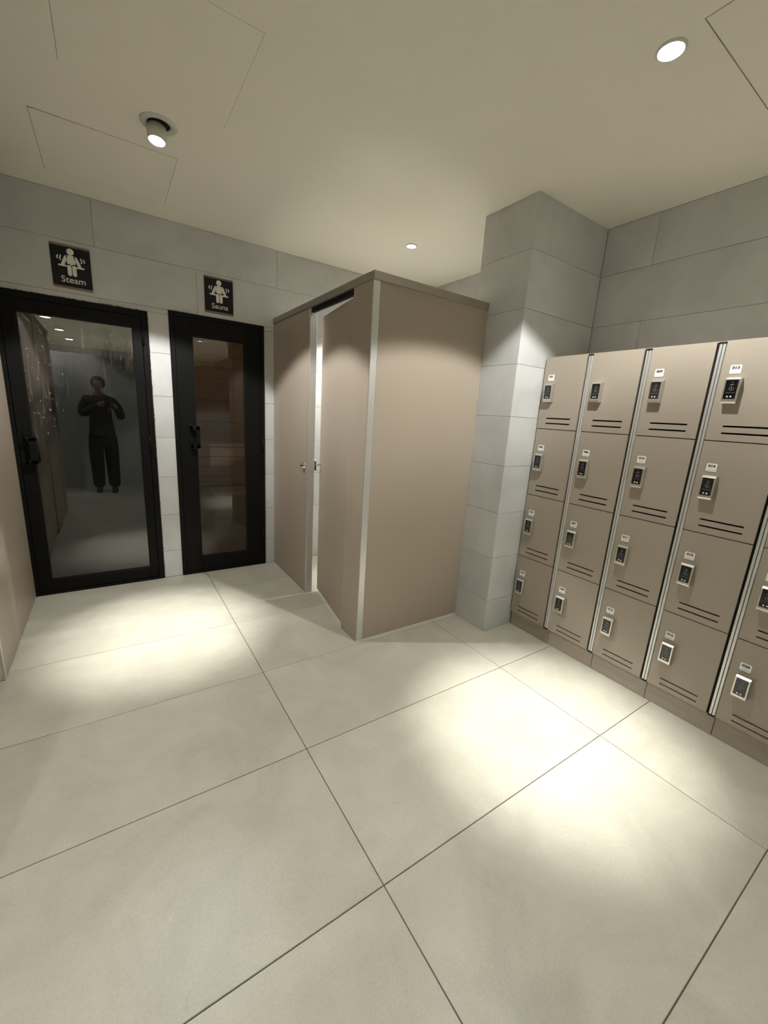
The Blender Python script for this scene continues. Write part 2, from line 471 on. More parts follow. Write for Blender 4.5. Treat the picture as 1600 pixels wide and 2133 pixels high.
for x, y, lb in ((1.60, -2.2, 'unseen downlight added just beyond the screen wall to brighten the room'), (1.60, -3.7, 'unseen downlight added farthest from the lockers to brighten the room')):
    downlight(x, y, lb, beam=BEAM_W * 9.0, spill=SPILL_W * 0.5)  # both added out of view, to lift the ambient light by bounce
# the swivel lamp pulled out of its ring
t = thing('swivel_spotlight', (0.285, 2.418, ZC), 'white swivel spotlight pulled down from its ceiling ring near the steam sign', 'ceiling light')
MB().lathe([(0.046, 0.0), (0.047, -0.004), (0.058, -0.0065), (0.074, -0.005), (0.077, -0.001), (0.077, 0.0)]).build('trim_ring', M['fitting'], t)
MB().lathe([(0.0, -0.0008), (0.047, -0.0008)]).build('recess', M['rubber'], t)
hd = MB().lathe([(0, 0.0), (0.034, 0.0), (0.040, -0.006), (0.040, -0.040), (0.036, -0.062), (0.0345, -0.064), (0.033, -0.060), (0.0, -0.060)])
head = hd.build('lamp_head', M['fitting'], t, (-0.006, 0.020, -0.002), (R(-7), R(4), 0))
MB().lathe([(0, -0.0605), (0.0325, -0.0615)]).build('lens', M['lens'], head)
spots(t, (-0.010, 0.020, -0.085), BEAM_W * 0.85, SPILL_W * 0.97, (R(4), R(2)))

# ------------------------------------------------------------------ door builder
def leaf_frame(mb, x0, x1, z0, z1, sx, st, sb, y0, y1):
    """stiles sx=(left,right), top rail st, bottom rail sb"""
    mb.box(x0, x0 + sx[0], y0, y1, z0, z1)
    mb.box(x1 - sx[1], x1, y0, y1, z0, z1)
    mb.box(x0 + sx[0], x1 - sx[1], y0, y1, z1 - st, z1)
    mb.box(x0 + sx[0], x1 - sx[1], y0, y1, z0, z0 + sb)
    return mb

# steam door
d1 = link('door_1', None, None, (0, 0, 0))
tag(d1, 'black framed steam room door with large spotted glass pane', 'door', kind='structure')
def jamb(x0, x1, z1, w_, y0, y1):
    m = MB()
    m.box(x0, x0 + w_, y0, y1, 0, z1); m.box(x1 - w_, x1, y0, y1, 0, z1); m.box(x0 + w_, x1 - w_, y0, y1, z1 - w_, z1)
    m.box(x0 + w_, x1 - w_, y0, y1, 0, 0.018)
    return m.bevel(0.0015, 1)
jamb(ST[0] + 0.004, ST[1] - 0.006, ST[3] - 0.006, 0.034, YB - 0.012, YB + 0.10).build('door_frame', M['black'], d1)
lf = leaf_frame(MB(), -0.505, 0.231, 0.022, 1.944, (0.072, 0.056), 0.077, 0.082, YB - 0.006, YB + 0.038).bevel(0.002, 1)
leaf = lf.build('door_leaf', M['black'], d1)
bead = leaf_frame(MB(), -0.436, 0.178, 0.101, 1.870, (0.006, 0.006), 0.005, 0.006, YB - 0.001, YB + 0.020)
bead.build('glazing_bead', M['rubber'], leaf)
MB().box(-0.436, 0.178, YB + 0.010, YB + 0.016, 0.101, 1.870).build('glass_pane', M['glass_steam'], leaf)
hb = MB().box(-0.478, -0.452, YB - 0.014, YB - 0.006, 0.90, 1.14)
hb.box(-0.452, -0.412, YB - 0.052, YB - 0.034, 0.935, 1.105).box(-0.478, -0.412, YB - 0.052, YB - 0.034, 1.08, 1.105)
hb.box(-0.478, -0.412, YB - 0.052, YB - 0.034, 0.935, 0.96).box(-0.478, -0.458, YB - 0.052, YB - 0.010, 1.08, 1.105).box(-0.478, -0.458, YB - 0.052, YB - 0.010, 0.935, 0.96)
hb.bevel(0.004, 2).build('pull_handle', M['black'], d1)
for z in (0.20, 1.02, 1.76):
    MB().lathe([(0, 0), (0.009, 0), (0.009, 0.11), (0, 0.11)], n=14).build('hinge', M['black'], d1, (0.236, YB - 0.014, z))
# ragged black sealant bead round the frame
sm = MB()
random.seed(3)
def bead_line(p0, p1, nrm, w0=0.0075):
    n = max(4, int((Vector(p1) - Vector(p0)).length / 0.011))
    P0, P1, nn = Vector(p0), Vector(p1), Vector(nrm)
    prev = None
    for i in range(n + 1):
        c = P0.lerp(P1, i / n); w_ = w0 * random.uniform(0.0, 1.0) ** 1.5
        row = [sm.bm.verts.new(c - nn * 0.003 + Vector((0, 0.004, 0))), sm.bm.verts.new(c + Vector((0, -0.006, 0))),
               sm.bm.verts.new(c + nn * w_ + Vector((0, -0.0035, 0))), sm.bm.verts.new(c + nn * w_ + Vector((0, 0.004, 0)))]
        if prev:
            for a in range(3): sm.bm.faces.new((prev[a], prev[a + 1], row[a + 1], row[a]))
        prev = row
bead_line((LW, YB - 0.001, ST[3] - 0.004), (ST[1], YB - 0.001, ST[3] - 0.004), (0, 0, 1))
bead_line((ST[1] - 0.004, YB - 0.001, 0.0), (ST[1] - 0.004, YB - 0.001, ST[3]), (1, 0, 0))
sm.build('sealant_bead', M['blackseal'], d1)

# sauna door
d2 = link('door_2', None, None, (0, 0, 0))
tag(d2, 'black framed narrow sauna door with brown interior behind glass', 'door', kind='structure')
jamb(SA[0] + 0.001, SA[1] - 0.001, SA[3] - 0.001, 0.030, YB - 0.014, YB + 0.10).build('door_frame', M['black'], d2)
leaf = leaf_frame(MB(), 0.437, 1.057, 0.020, 1.988, (0.117, 0.125), 0.118, 0.118, YB - 0.010, YB + 0.034).bevel(0.002, 1).build('door_leaf', M['black'], d2)
leaf_frame(MB(), 0.551, 0.935, 0.135, 1.873, (0.008, 0.008), 0.008, 0.008, YB - 0.003, YB + 0.016).build('glazing_bead', M['rubber'], leaf)
MB().box(0.551, 0.935, YB + 0.006, YB + 0.012, 0.135, 1.873).build('glass_pane', M['glass_sauna'], leaf)
hb = MB().box(0.500, 0.530, YB - 0.016, YB - 0.010, 1.03, 1.23)
hb.box(0.545, 0.572, YB - 0.058, YB - 0.040, 1.045, 1.215).box(0.505, 0.572, YB - 0.058, YB - 0.040, 1.185, 1.215)
hb.box(0.505, 0.572, YB - 0.058, YB - 0.040, 1.045, 1.075).box(0.505, 0.525, YB - 0.058, YB - 0.012, 1.185, 1.215).box(0.505, 0.525, YB - 0.058, YB - 0.012, 1.045, 1.075)
hb.bevel(0.004, 2).build('pull_handle', M['black'], d2)
for z in (0.20, 1.02, 1.76):
    MB().lathe([(0, 0), (0.009, 0), (0.009, 0.11), (0, 0.11)], n=14).build('hinge', M['black'], d2, (1.072, YB - 0.016, z))

# rooms behind the doors
def room(name, x0, x1, y0, y1, z1, mats, label):
    m = MB()
    m.box(x0 - 0.05, x0, y0, y1, 0, z1); m.box(x1, x1 + 0.05, y0, y1, 0, z1); m.box(x0 - 0.05, x1 + 0.05, y1, y1 + 0.05, 0, z1)
    m.box(x0 - 0.05, x1 + 0.05, y0, y1 + 0.05, z1, z1 + 0.04, 1); m.box(x0 - 0.05, x1 + 0.05, y0, y1 + 0.05, -0.06, 0.0, 1)
    return tag(m.build(name, mats), label, 'wall', kind='structure')
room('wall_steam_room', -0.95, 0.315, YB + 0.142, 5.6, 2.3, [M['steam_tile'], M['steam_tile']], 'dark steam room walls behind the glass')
wsa = room('wall_sauna', 0.375, 2.1, YB + 0.142, 5.02, 2.15, [M['cedar'], M['cedar']], 'brown timber sauna walls behind the glass')
for k in range(18):   # timber boards of the far wall, seen through the pane
    z0 = 0.02 + k * 0.118
    MB().box(0.380, 2.095, 4.995, 5.012, z0, z0 + 0.112).bevel(0.003, 1).build('plank', M['cedar'], wsa)
bn = thing('sauna_bench', (0.80, 4.20, 0), 'two tier wooden sauna bench behind the glass of the sauna door', 'bench')
for (xa, ya, zt, zb) in [(0.0, 0.0, 0.53, 0.02), (-0.22, 0.40, 0.98, 0.535)]:
    for k in range(4):
        a = ya + k * 0.095 - 0.01
        MB().box(xa - 0.005, 1.27, a + 0.003, a + 0.092, zt - 0.028, zt).bevel(0.004, 1).build('seat_slat', M['benchwood'], bn)
    n = 4; hh = (zt - 0.030 - zb) / n
    for k in range(n):
        MB().box(xa, 1.27, ya + 0.006, ya + 0.022, zb + k * hh + 0.003, zb + (k + 1) * hh - 0.003).bevel(0.002, 1).build('front_plank', M['benchwood'], bn)
    MB().box(xa + 0.002, xa + 0.018, ya + 0.024, 0.77 if ya else 0.77, zb, zt - 0.030).build('end_board', M['benchwood'], bn)
sl = thing('added_sauna_lamp', (0.95, YB + 0.145, 2.03), 'unseen amber lamp added inside the sauna above its door to warm the interior', 'lamp')  # added fixture, out of view, to give the sauna interior a warm tone
MB().box(-0.07, 0.07, 0.0, 0.012, -0.05, 0.05).bevel(0.003, 1).build('back_plate', M['benchwood'], sl)
MB().lathe([(0, 0), (0.035, 0.004), (0.045, 0.02), (0.035, 0.036), (0, 0.04)], n=20).xform(Matrix.Rotation(-PI / 2, 4, 'X')).build('shade', lamp_mat('amber_glow', (1.0, 0.55, 0.22), 6.0), sl, (0, 0.012, 0))
ld = bpy.data.lights.new('sauna_fill', 'POINT'); ld.energy = 2.6; ld.color = (1.0, 0.62, 0.30); ld.shadow_soft_size = 0.04  # fill light of the added lamp, aimed at no visible source
link('light_fill', ld, sl, (0, 0.10, 0))

# ------------------------------------------------------------------ signs
def sign(name, xc, zc, word, label):
    W_, H_ = 0.203, 0.250
    t = thing(name, (xc, YB, zc), label, 'sign', 'black pictogram signs over the doors')
    MB().box(-W_ / 2, W_ / 2, -0.006, -0.0003, -H_ / 2, H_ / 2).bevel(0.001, 1).build('wooden_backing', M['signwood'], t)
    bh = 0.224
    MB().box(-W_ / 2 + 0.0005, W_ / 2 - 0.0005, -0.009, -0.0055, -bh / 2, bh / 2).build('black_panel', M['signblack'], t)
    def U(u, v): return ((u - 0.5) * W_, bh / 2 - v * bh)
    yy0, yy1 = -0.0102, -0.0088
    pm = MB()
    def disc(u, v, r, n=28):
        c = U(u, v); pm.prism([(c[0] + r * math.cos(2 * PI * i / n), c[1] + r * math.sin(2 * PI * i / n)) for i in range(n)], 'y', yy0, yy1)
    def poly(pts): pm.prism([U(*p) for p in pts], 'y', yy0, yy1)
    def stroke(pts, w_):
        q = [Vector(U(*p)) for p in pts]
        Lf, Rt = [], []
        for i, p in enumerate(q):
            d = (q[min(i + 1, len(q) - 1)] - q[max(i - 1, 0)]).normalized(); n = Vector((-d.y, d.x))
            k = w_ / 2 * (0.45 if i in (0, len(q) - 1) else 1.0)
            Lf.append(p + n * k); Rt.append(p - n * k)
        pm.prism([tuple(p) for p in Lf + Rt[::-1]], 'y', yy0, yy1)
    def pill(u0, u1, v0, v1):
        a, b = U(u0, v0), U(u1, v1); r = (b[0] - a[0]) / 2; cx = (a[0] + b[0]) / 2
        pts = [(cx + r * math.cos(PI * i / 10), a[1] - r + r * math.sin(PI * i / 10)) for i in range(11)]
        pts += [(cx - r * math.cos(PI * i / 10), b[1] + r - r * math.sin(PI * i / 10)) for i in range(11)]
        pm.prism(pts, 'y', yy0, yy1)
    disc(0.50, 0.110, 0.0185)
    # trunk
    poly([(0.385, 0.215), (0.43, 0.200), (0.57, 0.200), (0.615, 0.215), (0.605, 0.33), (0.610, 0.428), (0.585, 0.420), (0.545, 0.425), (0.506, 0.455), (0.465, 0.425), (0.425, 0.420), (0.400, 0.428), (0.395, 0.33)])
    poly([(0.43, 0.200), (0.37, 0.215), (0.335, 0.250), (0.235, 0.468), (0.325, 0.468), (0.395, 0.335)])
    poly([(0.57, 0.200), (0.605, 0.335), (0.675, 0.468), (0.765, 0.468), (0.665, 0.250), (0.63, 0.215)])
    pill(0.393, 0.497, 0.448, 0.725); pill(0.515, 0.619, 0.448, 0.725)
    poly([(0.175, 0.462), (0.385, 0.462), (0.385, 0.505), (0.185, 0.505), (0.172, 0.490)])
    poly([(0.621, 0.462), (0.825, 0.462), (0.828, 0.490), (0.815, 0.505), (0.621, 0.505)])
    for u, v0, v1, sg in ((0.165, 0.235, 0.335, 1), (0.238, 0.225, 0.36, 1), (0.762, 0.225, 0.36, -1), (0.835, 0.235, 0.335, -1)):
        pts = []
        for i in range(13):
            tt = i / 12
            pts.append((u + sg * 0.013 * math.sin(2.2 * PI * tt + 0.6), v0 + (v1 - v0) * tt))
        stroke(pts, 0.0060)
    pm.build('pictogram', M['signwhite'], t)
    me = text_mesh(word, 0.0515, M['signwhite'], 0.0002)
    link('lettering', me, t, (0.004, -0.0092, bh / 2 - 0.905 * bh), (PI / 2, 0, 0))
sign('steam_sign', -0.129, 2.169, 'Steam', 'black steam sign with seated figure above the wider glass door')
sign('sauna_sign', 0.753, 2.176, 'Sauna', 'black sauna sign with seated figure above the narrower door')

# ------------------------------------------------------------------ cubicle in the middle
cu = thing('changing_cubicle', (PX, PY, 0), 'taupe laminate cubicle with half open door, built against the tiled pillar', 'cubicle')
def loc(*a): return a
def cbox(name, x0, x1, y0, y1, z0, z1, mat, parent=cu, bev=0.0, seg=1):
    m = MB().box(x0 - PX, x1 - PX, y0 - PY, y1 - PY, z0, z1)
    if bev: m.bevel(bev, seg)
    return m.build(name, mat, parent)
TH = 0.018
DY0, DY1 = 2.157, 2.757                   # door opening
cbox('front_panel', PX + 0.044, CX0 - 0.001, PY, PY + TH, 0.006, PZ, M['laminate'])
cbox('corner_post', PX, PX + 0.043, PY - 0.002, PY + 0.030, 0.004, PZ, M['alu'], bev=0.002)
cbox('pilaster', PX - 0.001, PX + TH, PY + 0.003, DY0 - 0.0015, 0.006, PZ, M['laminate'])
cbox('side_panel', PX, PX + TH, DY1 + 0.004, YB - 0.002, 0.006, PZ - 0.004, M['laminate'])
cbox('door_jamb', PX - 0.001, PX + 0.050, DY1 - 0.006, DY1 + 0.012, 0.004, PZ, M['alu'], bev=0.0015)
rl = MB().box(0 - 0.004, CX0 - PX - 0.001, -0.010, 0.036, PZ, PZ + 0.041)
rl.bevel(0.002, 1).build('head_rail', M['rail'], cu)
rs = MB().box(-0.006, 0.034, 0.0365, YB - PY - 0.002, PZ, PZ + 0.041).bevel(0.002, 1).build('head_rail', M['rail'], cu)
cbox('door_stop', PX + 0.010, PX + 0.030, DY0 + 0.002, DY1 - 0.007, PZ - 0.030, PZ - 0.0005, M['rubber'])
cbox('sealant_strip', PX - 0.002, CX0 - 0.001, PY - 0.008, PY - 0.0005, 0.0, 0.007, M['whiteseal'])
# the leaf hinged on the pilaster and swung a little inwards
ang = math.atan2(1.256 - 1.178, 2.70 - DY0)
dm = MB().box(0, TH, 0, 0.585, 0.025, 2.005)
dleaf = dm.bevel(0.0015, 1).build('door', M['laminate'], cu, (0.003, DY0 - PY + 0.002, 0), (0, 0, -ang))
kb = MB().lathe([(0, 0), (0.005, 0), (0.005, 0.020), (0.012, 0.024), (0.013, 0.034), (0.010, 0.038), (0, 0.038)], n=20)
kb.xform(Matrix.Rotation(-PI / 2, 4, 'Y'))
kb.build('door_knob', M['chrome'], dleaf, (0.0, 0.555, 1.005))
# lock indicator on the side panel and its strike on the jamb
lk = MB().lathe([(0, 0), (0.019, 0), (0.020, 0.003), (0.018, 0.009), (0.012, 0.011), (0.012, 0.020), (0, 0.021)], n=24).xform(Matrix.Rotation(-PI / 2, 4, 'Y'))
li = lk.build('lock_indicator', M['chrome'], cu, (0.0, 2.812 - PY, 0.987))
li.scale = (1.2, 1.25, 1.25)
MB().box(-0.024, -0.010, -0.014, 0.010, -0.004, 0.004).bevel(0.002, 1).build('thumb_turn', M['rubber'], li)
st = cbox('lock_strike', PX + 0.047, PX + 0.062, DY1 - 0.014, DY1 - 0.006, 0.955, 1.035, M['chrome'], bev=0.001)
MB().box(PX + 0.050 - PX, PX + 0.0595 - PX, DY1 - PY - 0.0155, DY1 - PY - 0.0135, 0.962, 1.022).build('strike_slot', M['rubber'], st)

# ------------------------------------------------------------------ cubicle run on the left
cl = thing('changing_cubicle', (LW, YB, 0), 'taupe laminate partition run at the left edge beside the steam door', 'cubicle')
def lbox(name, y0, y1, z0, z1, mat, x0=LW - 0.018, x1=LW, bev=0.0):
    m = MB().box(x0 - LW, x1 - LW, y0 - YB, y1 - YB, z0, z1)
    if bev: m.bevel(bev, 1)
    return m.build(name, mat, cl)
lbox('side_panel', 2.466, YB - 0.016, 0.004, PZ, M['laminate'])
lbox('door_jamb', 2.448, 2.464, 0.003, PZ, M['alu'], LW - 0.03, LW + 0.001, 0.001)
lbox('door', 1.86, 2.445, 0.03, 2.0, M['laminate'], LW - 0.026, LW - 0.008)
lbox('pilaster', 1.52, 1.857, 0.004, PZ, M['laminate'])
lbox('door', 0.93, 1.517, 0.03, 2.0, M['laminate'], LW - 0.026, LW - 0.008)
lbox('end_panel', 0.68, 0.927, 0.004, PZ, M['laminate'])
lbox('return_panel', 0.66, 0.678, 0.004, PZ, M['laminate'], XL + 0.002, LW)
lbox('head_rail', 0.655, YB - 0.016, PZ, PZ + 0.041, M['rail'], LW - 0.032, LW + 0.006, 0.002)

# ------------------------------------------------------------------ lockers
ROWS = [1.781, 1.360, 0.939, 0.518, 0.104]
CW, DW = 0.2985, 0.262
GAP = 0.0022
SL0, SL1 = 0.054, 0.218
def door_mesh(w_, h):
    """front with two real vent slots; origin at the top left front edge, y into the locker"""
    th = 0.018
    m = MB()
    slots = []
    for zz in (-0.354, -0.384):
        r = 0.0037
        slots.append((zz, r))
    def rect_ring(y):
        return None
    # horizontal bands: top | between | ... with the slot bands split left and right
    zs = [0.0]
    for zz, r in slots: zs += [zz + r, zz - r]
    zs.append(-h)
    for k in range(len(zs) - 1):
        za, zb = zs[k], zs[k + 1]
        if k % 2 == 0: m.box(0, w_, 0, th, zb, za)
        else:
            m.box(0, SL0, 0, th, zb, za); m.box(SL1, w_, 0, th, zb, za)
            for xx, s_ in ((SL0, 1), (SL1, -1)):      # rounded slot ends
                n = 5; zc_, rr = (za + zb) / 2, (za - zb) / 2
                for top in (1, -1):
                    arc = [(xx + s_ * rr * (1 - math.sin(PI / 2 * i / n)), zc_ + top * rr * math.cos(PI / 2 * i / n)) for i in range(n + 1)]
                    arc = [(xx + s_ * rr - s_ * rr * math.sin(PI / 2 * i / n), zc_ + top * rr * math.cos(PI / 2 * i / n)) for i in range(n + 1)]
                    m.prism(arc + [(xx, zc_ + top * rr)], 'y', 0, th)
    return m.mesh('door', M['locker'])
DOORS = [door_mesh(DW, ROWS[i] - ROWS[i + 1] - 2 * GAP) for i in range(4)]

def rrect(w_, h, r, n=4):
    pts = []
    for cx, cz, a0 in ((w_ / 2 - r, h / 2 - r, 0), (-w_ / 2 + r, h / 2 - r, PI / 2), (-w_ / 2 + r, -h / 2 + r, PI), (w_ / 2 - r, -h / 2 + r, 1.5 * PI)):
        for i in range(n + 1):
            a = a0 + PI / 2 * i / n; pts.append((cx + r * math.cos(a), cz + r * math.sin(a)))
    return pts
LD = 0.030
# lock: wedge fronted housing
lm = MB().prism([(0.0, 0.054), (-LD + 0.010, 0.054), (-LD, 0.046), (-LD, -0.046), (-LD + 0.006, -0.054), (0.0, -0.054)], 'x', -0.027, 0.027)
LOCK = lm.bevel(0.0016, 2).mesh('lock', M['champagne'])
SCREEN = MB().prism(rrect(0.0425, 0.078, 0.002), 'y', -LD - 0.0008, -LD + 0.001).mesh('screen', M['screen'])
DOT = MB().lathe([(0, 0), (0.0033, 0), (0.0033, 0.0005), (0, 0.0005)], n=14).xform(Matrix.Rotation(PI / 2, 4, 'X')).mesh('key_dot', M['dot'])
im = MB()
for rr in (0.0085,):
    n = 24
    for i in range(n):
        if i in (2, 3, 4): continue
        a, b = 2 * PI * i / n, 2 * PI * (i + 1) / n
        im.quad(*[(r_ * math.cos(q), 0, r_ * math.sin(q)) for r_, q in ((rr, a), (rr, b), (rr - 0.0012, b), (rr - 0.0012, a))])
im.box(-0.0012, 0.0012, -0.0002, 0, -0.004, 0.004)
im.box(-0.0065, 0.0055, -0.0002, 0, 0.0145, 0.0175).box(-0.0022, 0.0022, -0.0002, 0, 0.0235, 0.0260)
for k in range(6): im.box(-0.0155 + k * 0.0053, -0.0120 + k * 0.0053, -0.0002, 0, -0.0175, -0.0160)
ICON = im.mesh('screen_icons', M['print'])
PLATE = MB().prism(rrect(0.040, 0.036, 0.005), 'y', -0.0016, 0.0).mesh('number_plate', M['plate'])
LINE = MB().box(-0.012, 0.012, -0.0019, -0.0015, -0.0125, -0.0112).mesh('fine_print', M['print'])
PLINTH = MB().box(0.0012, CW - 0.0012, 0.016, 0.425, 0.0, 0.100).bevel(0.0008, 1).mesh('plinth', M['locker'])
cm = MB()
cm.box(0.0, 0.012, 0.019, 0.425, 0.101, 1.780).box(DW - 0.004, CW, 0.019, 0.425, 0.101, 1.780).box(0.012, DW - 0.004, 0.413, 0.425, 0.101, 1.780)
for z in ROWS: cm.box(0.012, DW - 0.004, 0.019, 0.413, max(0.101, z - 0.008), min(1.780, z + 0.006) if z < 1.7 else 1.780)
CARC = cm.mesh('carcass', M['carcass'])
TOP = MB().box(0.0, CW, 0.0195, 0.425, 1.7805, 1.7865).mesh('top_board', M['locker'])
GAPM = MB().box(DW + 0.0005, CW - 0.0003, 0.010, 0.0185, 0.104, 1.780).mesh('gap_strip', M['rubber'])
pm = MB()
pm.prism([(DW + 0.0105, 0.010), (DW + 0.0105, 0.002), (DW + 0.013, -0.003), (DW + 0.0215, -0.003), (DW + 0.0225, 0.0), (DW + 0.0225, 0.010)], 'z', 0.113, 1.771)
pm.prism([(DW + 0.0245, 0.010), (DW + 0.0245, 0.0), (DW + 0.0255, -0.003), (CW - 0.003, -0.003), (CW - 0.001, 0.0), (CW - 0.001, 0.010)], 'z', 0.113, 1.771)
PROF = pm.mesh('edge_profile', M['alu'])
CAP = MB().box(DW + 0.009, CW - 0.0005, -0.004, 0.010, -0.0045, 0.0045).bevel(0.001, 1).mesh('end_cap', M['rubber'])
LLAB = ['locker column 001 to 004, leftmost, standing against the tiled pillar',
        'second locker column from the pillar, its top door without a number plate',
        'middle locker column of five, numbered 009 to 012',
        'fourth locker column from the pillar, numbered 013 to 016',
        'locker column cut off by the right edge of the photo, holding locker 020']
for c in range(5):
    yl = 1.6605 - CW * c
    t = thing('locker_cabinet', (LX - 0.006, yl, 0), LLAB[c], 'lockers', 'taupe lockers along the right wall', -PI / 2)
    link('plinth', PLINTH, t); link('carcass', CARC, t); link('top_board', TOP, t); link('gap_strip', GAPM, t)
    pf = link('edge_profile', PROF, t)
    for z in (0.1085, 1.7755): link('end_cap', CAP, pf, (0, 0, z))
    for r in range(4):
        zt = ROWS[r] - GAP
        link('door', DOORS[r], t, (0.001, 0, zt))
        num = c * 4 + r + 1
        lk = link('lock', LOCK, t, (0.061, 0, zt - 0.205))
        link('screen', SCREEN, lk, (0, 0, 0.004))
        link('screen_icons', ICON, lk, (0.002, -LD - 0.0010, 0.008))
        for dx in (-0.006, 0.006): link('key_dot', DOT, lk, (dx, -LD - 0.0008, -0.0260))
        if num != 5:
            p = link('number_plate', PLATE, t, (0.053, 0, zt - 0.116))
            me = text_mesh('%03d' % num, 0.0155, M['ink'], 0.0007, 0.0002)
            link('digits', me, p, (0, -0.0018, 0.0015), (PI / 2, 0, 0)).scale = (1.15, 1, 1)
            link('fine_print', LINE, p)

# ------------------------------------------------------------------ the photographer (seen mirrored in the steam door)
def skin(name, V, E, mat, parent, sub=2, smooth=True):
    me = bpy.data.meshes.new(name)
    me.from_pydata([v[:3] for v in V], E, [])
    o = bpy.data.objects.new(name, me); COL.objects.link(o)
    md = o.modifiers.new('skin', 'SKIN'); md.use_smooth_shade = True
    for i, sv in enumerate(me.skin_vertices[0].data):
        r = V[i][3]; sv.radius = r if isinstance(r, tuple) else (r, r)
        sv.use_root = (i == 0)
    s2 = o.modifiers.new('sub', 'SUBSURF'); s2.levels = sub; s2.render_levels = sub
    bpy.context.view_layer.update()
    dg = bpy.context.evaluated_depsgraph_get()
    m2 = bpy.data.meshes.new_from_object(o.evaluated_get(dg))
    bpy.data.objects.remove(o); bpy.data.meshes.remove(me)
    m2.materials.clear()
    for m in (mat if isinstance(mat, list) else [mat]): m2.materials.append(m)
    for p in m2.polygons: p.use_smooth = True
    return link(name, m2, parent)

M['skin'] = plain('skin', (0.42, 0.26, 0.18), 0.5)
M['jacket'] = plain('dark_jacket', (0.035, 0.030, 0.026), 0.85, noise=0.3, nscale=60)
M['trousers'] = plain('black_trousers', (0.016, 0.016, 0.016), 0.85, noise=0.3, nscale=60)
M['hair'] = plain('dark_hair', (0.02, 0.015, 0.012), 0.6)
M['shoe'] = plain('dark_shoe', (0.02, 0.02, 0.02), 0.5)
M['eye'] = plain('eye', (0.5, 0.48, 0.45), 0.2)

pe = thing('person', (-0.11, -0.36, 0), 'person in dark jacket and baggy trousers taking the photo, mirrored in the steam door', 'person')
# local frame: x right, y forward, z up (the camera sits at local (0.11, 0.36, 1.38))
body = [(0, 0, 0.92, (0.125, 0.095)), (0, 0.0, 1.05, (0.120, 0.090)), (0, 0.0, 1.18, (0.135, 0.10)), (0, -0.005, 1.30, (0.145, 0.10)),
        (0, -0.005, 1.385, (0.085, 0.07)), (0, 0.015, 1.445, 0.050), (0, 0.035, 1.50, 0.053), (0, 0.045, 1.55, (0.070, 0.080)), (0, 0.040, 1.60, (0.074, 0.090)), (0, 0.030, 1.648, (0.055, 0.065)),
        # left arm (x<0) 10..14 ; right arm 15..19
        (-0.155, -0.005, 1.345, 0.058), (-0.215, 0.02, 1.235, 0.046), (-0.225, 0.09, 1.135, 0.041), (-0.08, 0.22, 1.235, 0.034), (0.045, 0.315, 1.325, 0.026),
        (0.155, -0.005, 1.345, 0.058), (0.225, 0.02, 1.225, 0.046), (0.250, 0.085, 1.115, 0.041), (0.215, 0.20, 1.215, 0.034), (0.165, 0.265, 1.310, 0.026),
        # legs 20..23 , 24..27
        (-0.085, 0.0, 0.86, 0.088), (-0.09, 0.015, 0.50, 0.060), (-0.092, -0.005, 0.28, 0.052), (-0.094, -0.02, 0.09, 0.036),
        (0.085, 0.0, 0.86, 0.088), (0.088, 0.02, 0.50, 0.060), (0.090, 0.005, 0.28, 0.052), (0.092, -0.005, 0.09, 0.036)]
be = [(i, i + 1) for i in range(9)] + [(3, 10), (10, 11), (11, 12), (12, 13), (13, 14), (3, 15), (15, 16), (16, 17), (17, 18), (18, 19),
      (0, 20), (20, 21), (21, 22), (22, 23), (0, 24), (24, 25), (25, 26), (26, 27)]
bo = skin('body', body, be, M['skin'], pe)
# phone: thin slab square to the lens axis, its front face just behind the lens
lens_l = Vector((0.11, 0.36, 1.38))
RM = cam.rotation_euler.to_matrix()
ph = MB().box(-0.036, 0.036, -0.135, 0.018, 0.012, 0.020).bevel(0.003, 2).build('phone', M['screen'])
ph.matrix_world = Matrix.Translation(cam.location) @ RM.to_4x4()
tag(ph, 'dark phone held up by the photographer mirrored in the steam door', 'phone')
def ploc(x, y, z):           # phone frame -> person frame
    return Vector(RM @ Vector((x, y, z))) + Vector(cam.location) - Vector(pe.location)
def hand(sg):
    """palm beside and behind the phone, thumb on its rear face, fingers along the edge"""
    wr = Vector(body[14][:3]) if sg < 0 else Vector(body[19][:3])
    pc = ploc(sg * 0.050, -0.100, 0.045)
    V = [(*wr, 0.024), (*(wr.lerp(pc, 0.55)), (0.030, 0.020)), (*pc, (0.034, 0.018))]
    E_ = [(0, 1), (1, 2)]
    def chain(pts, root, r0):
        prev = root
        for k, p in enumerate(pts):
            V.append((*ploc(*p), r0 * (1 - 0.12 * k))); E_.append((prev, len(V) - 1)); prev = len(V) - 1
    for k, (yy, ln) in enumerate(((-0.060, 0.022), (-0.080, 0.026), (-0.100, 0.024), (-0.119, 0.016))):
        chain([(sg * 0.052, yy, 0.040), (sg * 0.049, yy + 0.002, 0.024), (sg * (0.047 - ln * 0.2), yy + 0.003, 0.0135)], 2, 0.0082)
    chain([(sg * 0.046, -0.070, 0.040), (sg * 0.030, -0.052, 0.033), (sg * 0.016, -0.040, 0.030)], 2, 0.0095)
    return V, E_
for sg in (-1, 1):
    V, E_ = hand(sg)
    skin('hand', V, E_, M['skin'], bo, 2)
